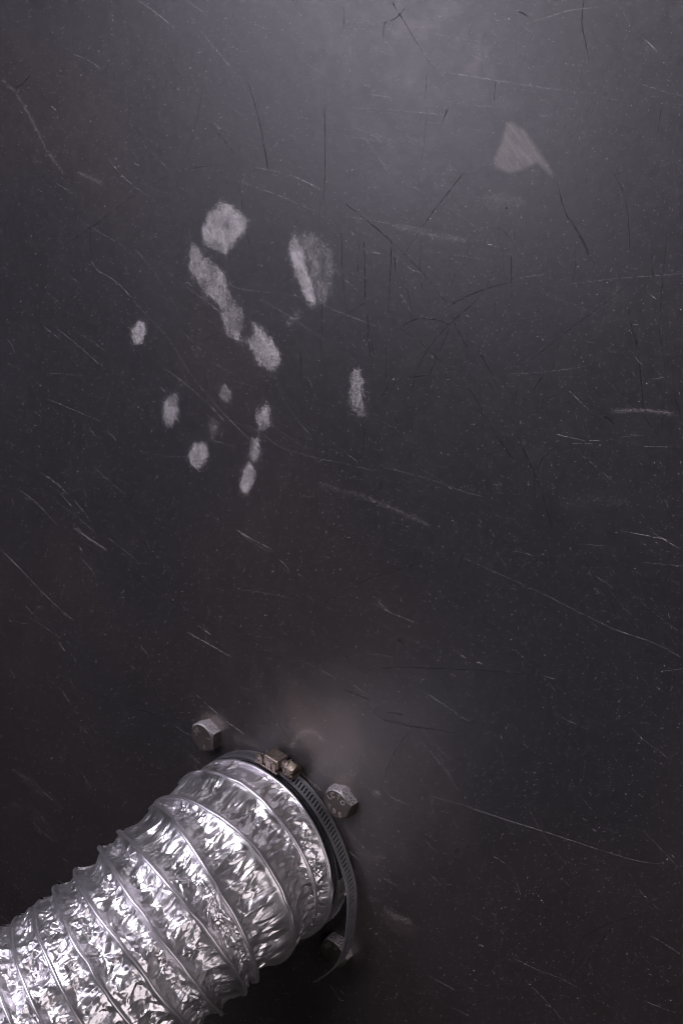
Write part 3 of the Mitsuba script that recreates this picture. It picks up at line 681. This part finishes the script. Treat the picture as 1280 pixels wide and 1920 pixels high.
def cuff():
    n, hs = 760, np.linspace(9.0, .4, 24)
    g = np.random.default_rng(5)

    def wob(H, A):
        S, C = H, (A + 10) / (2 * np.pi) * 390
        return (crumple(S, C, 390, 6, .55, 21, 1.4) + crumple(S, C, 390, 2.6, .22, 22)) * np.clip((9 - H) / 2, 0, 1) * np.clip(H / 1.5, 0, 1) + .5 * np.exp(-((H - 1.2) / .5) ** 2)
    return lathe([(59.0, 9.0)] + [(61.0 + .5 * (h < 2), h) for h in hs], n, 0, wob)


add("flexible_duct__end_cuff", cuff(), "foil", True)
labels["flexible_duct__end_cuff"] = {"label": "crumpled foil edge of the duct pressed against the wall"}
add("flexible_duct__edge_wire", lathe([(61.2 + .7 * math.cos(a), .95 + .7 * math.sin(a)) for a in np.linspace(0, 2 * np.pi, 9)], 200), "wire_film", True)
# the pipe stub that the duct is pushed over
add("pipe_stub", lathe([(56.5, 17), (58.4, 16.6), (58.6, 15.5), (58.6, 0), (55, 0), (55, 17), (56.5, 17)], 200), "black_rubber", 30)
labels["pipe_stub"] = {"label": "black pipe stub showing as a dark band between duct and clamp", "category": "pipe"}


# ------------------------------------------------------------------ the hose clamp
def strip_solid(cols, rows, skip, f, thick):
    """A sheet of quads on a grid with holes, mapped by f(s, w, out) and thickened."""
    a, b = cols.shape
    S, Wd = cols, np.broadcast_to(rows, cols.shape)
    top, bot = f(S, Wd, thick), f(S, Wd, 0.0)
    V = np.vstack([top.reshape(-1, 3), bot.reshape(-1, 3)])
    N, F = a * b, []
    on = ~skip
    for i in range(a - 1):
        for j in range(b - 1):
            if not on[i, j]:
                continue
            q = [i * b + j, (i + 1) * b + j, (i + 1) * b + j + 1, i * b + j + 1]
            F += [[q[0], q[1], q[2]], [q[0], q[2], q[3]], [N + q[0], N + q[2], N + q[1]], [N + q[0], N + q[3], N + q[2]]]
            for (u, v, di, dj) in ((q[0], q[1], 0, -1), (q[1], q[2], 1, 0), (q[2], q[3], 0, 1), (q[3], q[0], -1, 0)):
                ii, jj = i + di, j + dj
                if not (0 <= ii < a - 1 and 0 <= jj < b - 1) or not on[ii, jj]:
                    F += [[u, N + u, N + v], [u, N + v, v]]
    return trimesh.Trimesh(V, np.array(F), process=False)


def band(theta, rad, hgt, slots=True, width=9.0, thick=.65, taper=0.0):
    """A perforated band along (theta, rad, height) in polar mm about the pipe's axis."""
    fr, fh = PchipInterpolator(np.arange(len(theta)), rad), PchipInterpolator(np.arange(len(theta)), hgt)
    ft = PchipInterpolator(np.arange(len(theta)), np.radians(theta))
    u = np.linspace(0, len(theta) - 1, 600)
    P = np.stack([fr(u) * np.cos(ft(u)), fr(u) * np.sin(ft(u))], 1)
    s = np.r_[0, np.cumsum(np.linalg.norm(np.diff(P, axis=0), axis=1))]
    L = s[-1]
    T2 = np.gradient(P, axis=0)
    T2 /= np.linalg.norm(T2, axis=1, keepdims=True)
    Nn = np.stack([-T2[:, 1], T2[:, 0]], 1)
    Nn *= np.sign((Nn * P).sum(1))[:, None]
    H = fh(u)

    def f(S, Wd, out):
        S = np.clip(S, 0, L)
        W2 = Wd * np.sqrt(np.clip((L - S) / taper, 0.02, 1)) if taper else Wd
        x, y = np.interp(S, s, P[:, 0]) + np.interp(S, s, Nn[:, 0]) * out, np.interp(S, s, P[:, 1]) + np.interp(S, s, Nn[:, 1]) * out
        return np.stack([OX + x / 1000, -(np.interp(S, s, H) + width / 2 + W2 * width) / 1000, OZ + y / 1000], -1)
    pitch, rows = 2.55, np.array([-.5, -.47, -.29, -.1, .1, .29, .47, .5])
    base, hole = [], []
    n = int(L / pitch)
    for k in range(n):
        for a, h in ((0, False), (.42 * pitch, True), (.82 * pitch, False)):
            base.append(k * pitch + a)
            hole.append(h and slots and 3 < k * pitch < L - 7)
    base.append(n * pitch)
    hole.append(False)
    cols = np.array(base)[:, None] + np.where(np.abs(rows) < .3, rows * 2.6, np.sign(rows) * .29 * 2.6)[None]
    skip = np.zeros((len(base), len(rows)), bool)
    skip[:, 2:5] = np.array(hole)[:, None]
    return strip_solid(cols, rows, skip, f, thick)


labels["hose_clamp"] = {"label": "grey slotted steel hose clamp round the duct's end, its loose tail hanging free", "category": "hose clamp"}
add("hose_clamp__tail", band([78, 66, 57, 44, 32, 20, 9, 1, -7, -15.5, -24, -32, -40, -45, -52, -57, -61],
                             [63.0, 62.9, 63.0, 63.4, 63.9, 64.7, 67.5, 70.9, 73.5, 76.2, 79.8, 83, 85.3, 86.5, 88.7, 90.4, 92],
                             [3, 3, 3, 3, 3, 3, 3.7, 5.2, 6.8, 8.3, 9.6, 10, 10, 10, 10, 10, 10], taper=9.0), "band_steel", 30)
labels["hose_clamp__tail"] = {"label": "loose end of the slotted band curving away from the duct"}
add("hose_clamp__slot_shade_strip", band([94, 70, 50, 30, 14, 4], [62.0, 61.9, 61.9, 62.2, 62.8, 63.2], [3.2] * 6, slots=False, width=8.4, thick=.5), "black_rubber", 30)  # added black strip, standing in for shade behind the slots
add("hose_clamp__band", band([82, 95, 110, 130, 160, 190, 220, 250, 275], [62.6, 62.4, 62.4, 62.4, 62.4, 62.4, 62.4, 62.4, 62.4], [3, 3, 3, 3, 3, 3, 3, 3, 3.0]), "band_steel", 30)

import manifold3d as m3
Mf = m3.Manifold


def rbox(x0, x1, y0, y1, z0, z1, r=.8):
    r = min(r, (x1 - x0) / 2.01, (y1 - y0) / 2.01, (z1 - z0) / 2.01)
    s = Mf.sphere(r, 16)
    return Mf.batch_hull([s.translate([x, y, z]) for x in (x0 + r, x1 - r) for y in (y0 + r, y1 - r) for z in (z0 + r, z1 - r)])


def cyl(p0, p1, r, n=32, r2=None):
    p0, p1 = np.array(p0, float), np.array(p1, float)
    d = p1 - p0
    L = np.linalg.norm(d)
    c = Mf.cylinder(L, r, r if r2 is None else r2, n)
    z = d / L
    x = np.cross([0, 1, 0] if abs(z[1]) < .9 else [1, 0, 0], z)
    x /= np.linalg.norm(x)
    m = np.stack([x, np.cross(z, x), z, p0], 1)
    return c.transform(m)


HA = math.radians(82.0)                          # where on the ring the clamp's worm housing sits
ht, hr = np.array([math.sin(HA), 0, -math.cos(HA)]), np.array([math.cos(HA), 0, math.sin(HA)])
HM = np.stack([ht, [0, -1, 0], hr], 1)           # local: x along the band (down right), y out of the wall, z away from the axis


def local(m, ang=0.0):
    q = m.to_mesh()
    v = np.array(q.vert_properties[:, :3], float)
    v = (v - [0, 7.5, Z0]) * [1.14, 1.15, 1.32] + [0, 7.7, Z0]
    w = v @ HM.T
    w = w / 1000 + [OX, 0, OZ]
    return trimesh.Trimesh(w, np.array(q.tri_verts), process=False)


Z0 = 62.9
house = rbox(-5.2, 5.8, 2.6, 12.4, Z0 + .8, Z0 + 6.6, 1.5) - cyl([-9, 7.5, Z0 + 3.6], [9, 7.5, Z0 + 3.6], 2.5) - rbox(-9, 9, 4.2, 10.8, Z0 - 1, Z0 + 2.2, .2)
house = house + rbox(-4.2, 4.4, 2.0, 2.9, Z0 - .3, Z0 + 5.0, .4) + (rbox(-2.2, 1.6, 12.0, 13.0, Z0 - .3, Z0 + 4.6, .45)) + rbox(2.4, 5.2, 12.0, 13.4, Z0 - .3, Z0 + 4.9, .6)
add("hose_clamp__housing", local(house), "yellow_zinc", 40)
labels["hose_clamp__housing"] = {"label": "brownish zinc plated screw housing on top of the clamp"}
saddle = rbox(-10.5, 6.5, 2.2, 13.2, Z0 - .2, Z0 + .9, .4) + rbox(-9.6, -4.6, 12.0, 13.2, Z0 - .2, Z0 + 3.0, .5) + cyl([-7.2, 12.0, Z0 + 2.9], [-7.2, 13.2, Z0 + 2.9], 2.7, 40)
saddle = saddle - cyl([-7.2, 11, Z0 + 2.9], [-7.2, 15, Z0 + 2.9], 1.1, 24)
add("hose_clamp__saddle", local(saddle), "yellow_zinc", 40)
riv = cyl([-7.2, 11.6, Z0 + 2.9], [-7.2, 12.9, Z0 + 2.9], .75, 20)
add("hose_clamp__saddle__rivet", local(riv), "band_steel", 40)
sx = cyl([-4.6, 7.5, Z0 + 3.6], [8.4, 7.5, Z0 + 3.6], 2.3) + cyl([5.9, 7.5, Z0 + 3.6], [9.3, 7.5, Z0 + 3.6], 2.5, 32, 3.0)
add("hose_clamp__screw", local(sx), "yellow_zinc", 40)
hexa = cyl([9.3, 7.5, Z0 + 3.6], [10.5, 7.5, Z0 + 3.6], 4.3, 40) + (cyl([10.5, 7.5, Z0 + 3.6], [15.4, 7.5, Z0 + 3.6], 4.35, 6) ^ cyl([9.9, 7.5, Z0 + 3.6], [15.4, 7.5, Z0 + 3.6], 5.6, 40, 3.7))
hexa = hexa - rbox(14.2, 17, 3.0, 12, Z0 + 3.1, Z0 + 4.1, .05)
add("hose_clamp__screw__hex_head", local(hexa), "yellow_zinc", 25)


# ------------------------------------------------------------------ the bolts
def bolt(key, x, z, rot, marks, label):
    R = 10.95
    hexp = Mf.cylinder(7.6, R, R, 6).rotate([0, 0, rot])
    cone = Mf.cylinder(7.6, R + 13.2, 9.3 - .35, 96) if False else (Mf.cylinder(6.0, R + .6, R + .6, 96) + Mf.cylinder(1.75, R + .6, 9.0, 96).translate([0, 0, 5.85]))
    head = hexp ^ cone
    head = head - Mf.cylinder(2, 9.3, 9.3, 96).translate([0, 0, 7.45]) if False else head
    q = head.to_mesh()
    v, f = np.array(q.vert_properties[:, :3], float), np.array(q.tri_verts)
    M = np.array([[1, 0, 0], [0, 0, -1], [0, 1, 0]], float)      # local z -> out of the wall (-y), local y -> up

    def put(v):
        return (np.asarray(v) @ M.T + [x, -.05, z]) / 1000
    add(key + "__hex_head", trimesh.Trimesh(put(v), f, process=False), "bolt_steel", 25)
    ms = []
    for ch, rad, ang, h, tilt in marks:
        t = meshkit.text_mesh(ch, h, .45, True)
        b = t.bounds
        t.vertices -= [(b[0][0] + b[1][0]) / 2, (b[0][1] + b[1][1]) / 2, 0]
        c, s = math.cos(math.radians(tilt)), math.sin(math.radians(tilt))
        w = np.array(t.vertices) @ np.array([[c, s, 0], [-s, c, 0], [0, 0, 1]])
        w += [rad * math.cos(math.radians(ang)), rad * math.sin(math.radians(ang)), 7.45]
        ms.append(trimesh.Trimesh(put(w), t.faces, process=False))
    add(key + "__lettering", cat(*ms), "bolt_face", 30)
    labels[key] = {"label": label, "category": "bolt", "group": "hex bolts round the duct"}


scene["bolt_face"] = two({"type": "principled", "base_color": rgb(.34, .30, .28), "metallic": .8, "roughness": .25})
bolt("hex_bolt", -110.2, -183.5, 28.8, [("J", 5.8, 168, 3.4, 78), ("H", 6.0, 142, 3.4, 50), ("L", 6.0, 114, 3.4, 22), ("I", 6.2, 15, 2.8, -75), ("8", 6.2, -72, 2.4, 18)], "weathered hex bolt head above the duct's upper left edge")
bolt("hex_bolt_001", 2.1, -186.9, 12.7, [("L", 6.2, 146, 3.4, 52), ("C", 6.2, 113, 3.4, 20), ("T", 6.2, 72, 3.4, -18), ("O", 6.2, 34, 3.4, -54), ("T", 6.0, -146, 3.0, 0), ("8", 5.2, -105, 3.0, 0), ("E", 6.6, -62, 3.2, 0)], "hex bolt head with raised lettering, right of the clamp's screw")
bolt("hex_bolt_002", -1.3, -299.2, -3.0, [("X", 5.8, 150, 3.2, 60), ("O", 6, 118, 3.2, 28), ("8", 6, 60, 3, -30)], "dark hex bolt head half hidden behind the clamp's hanging tail")
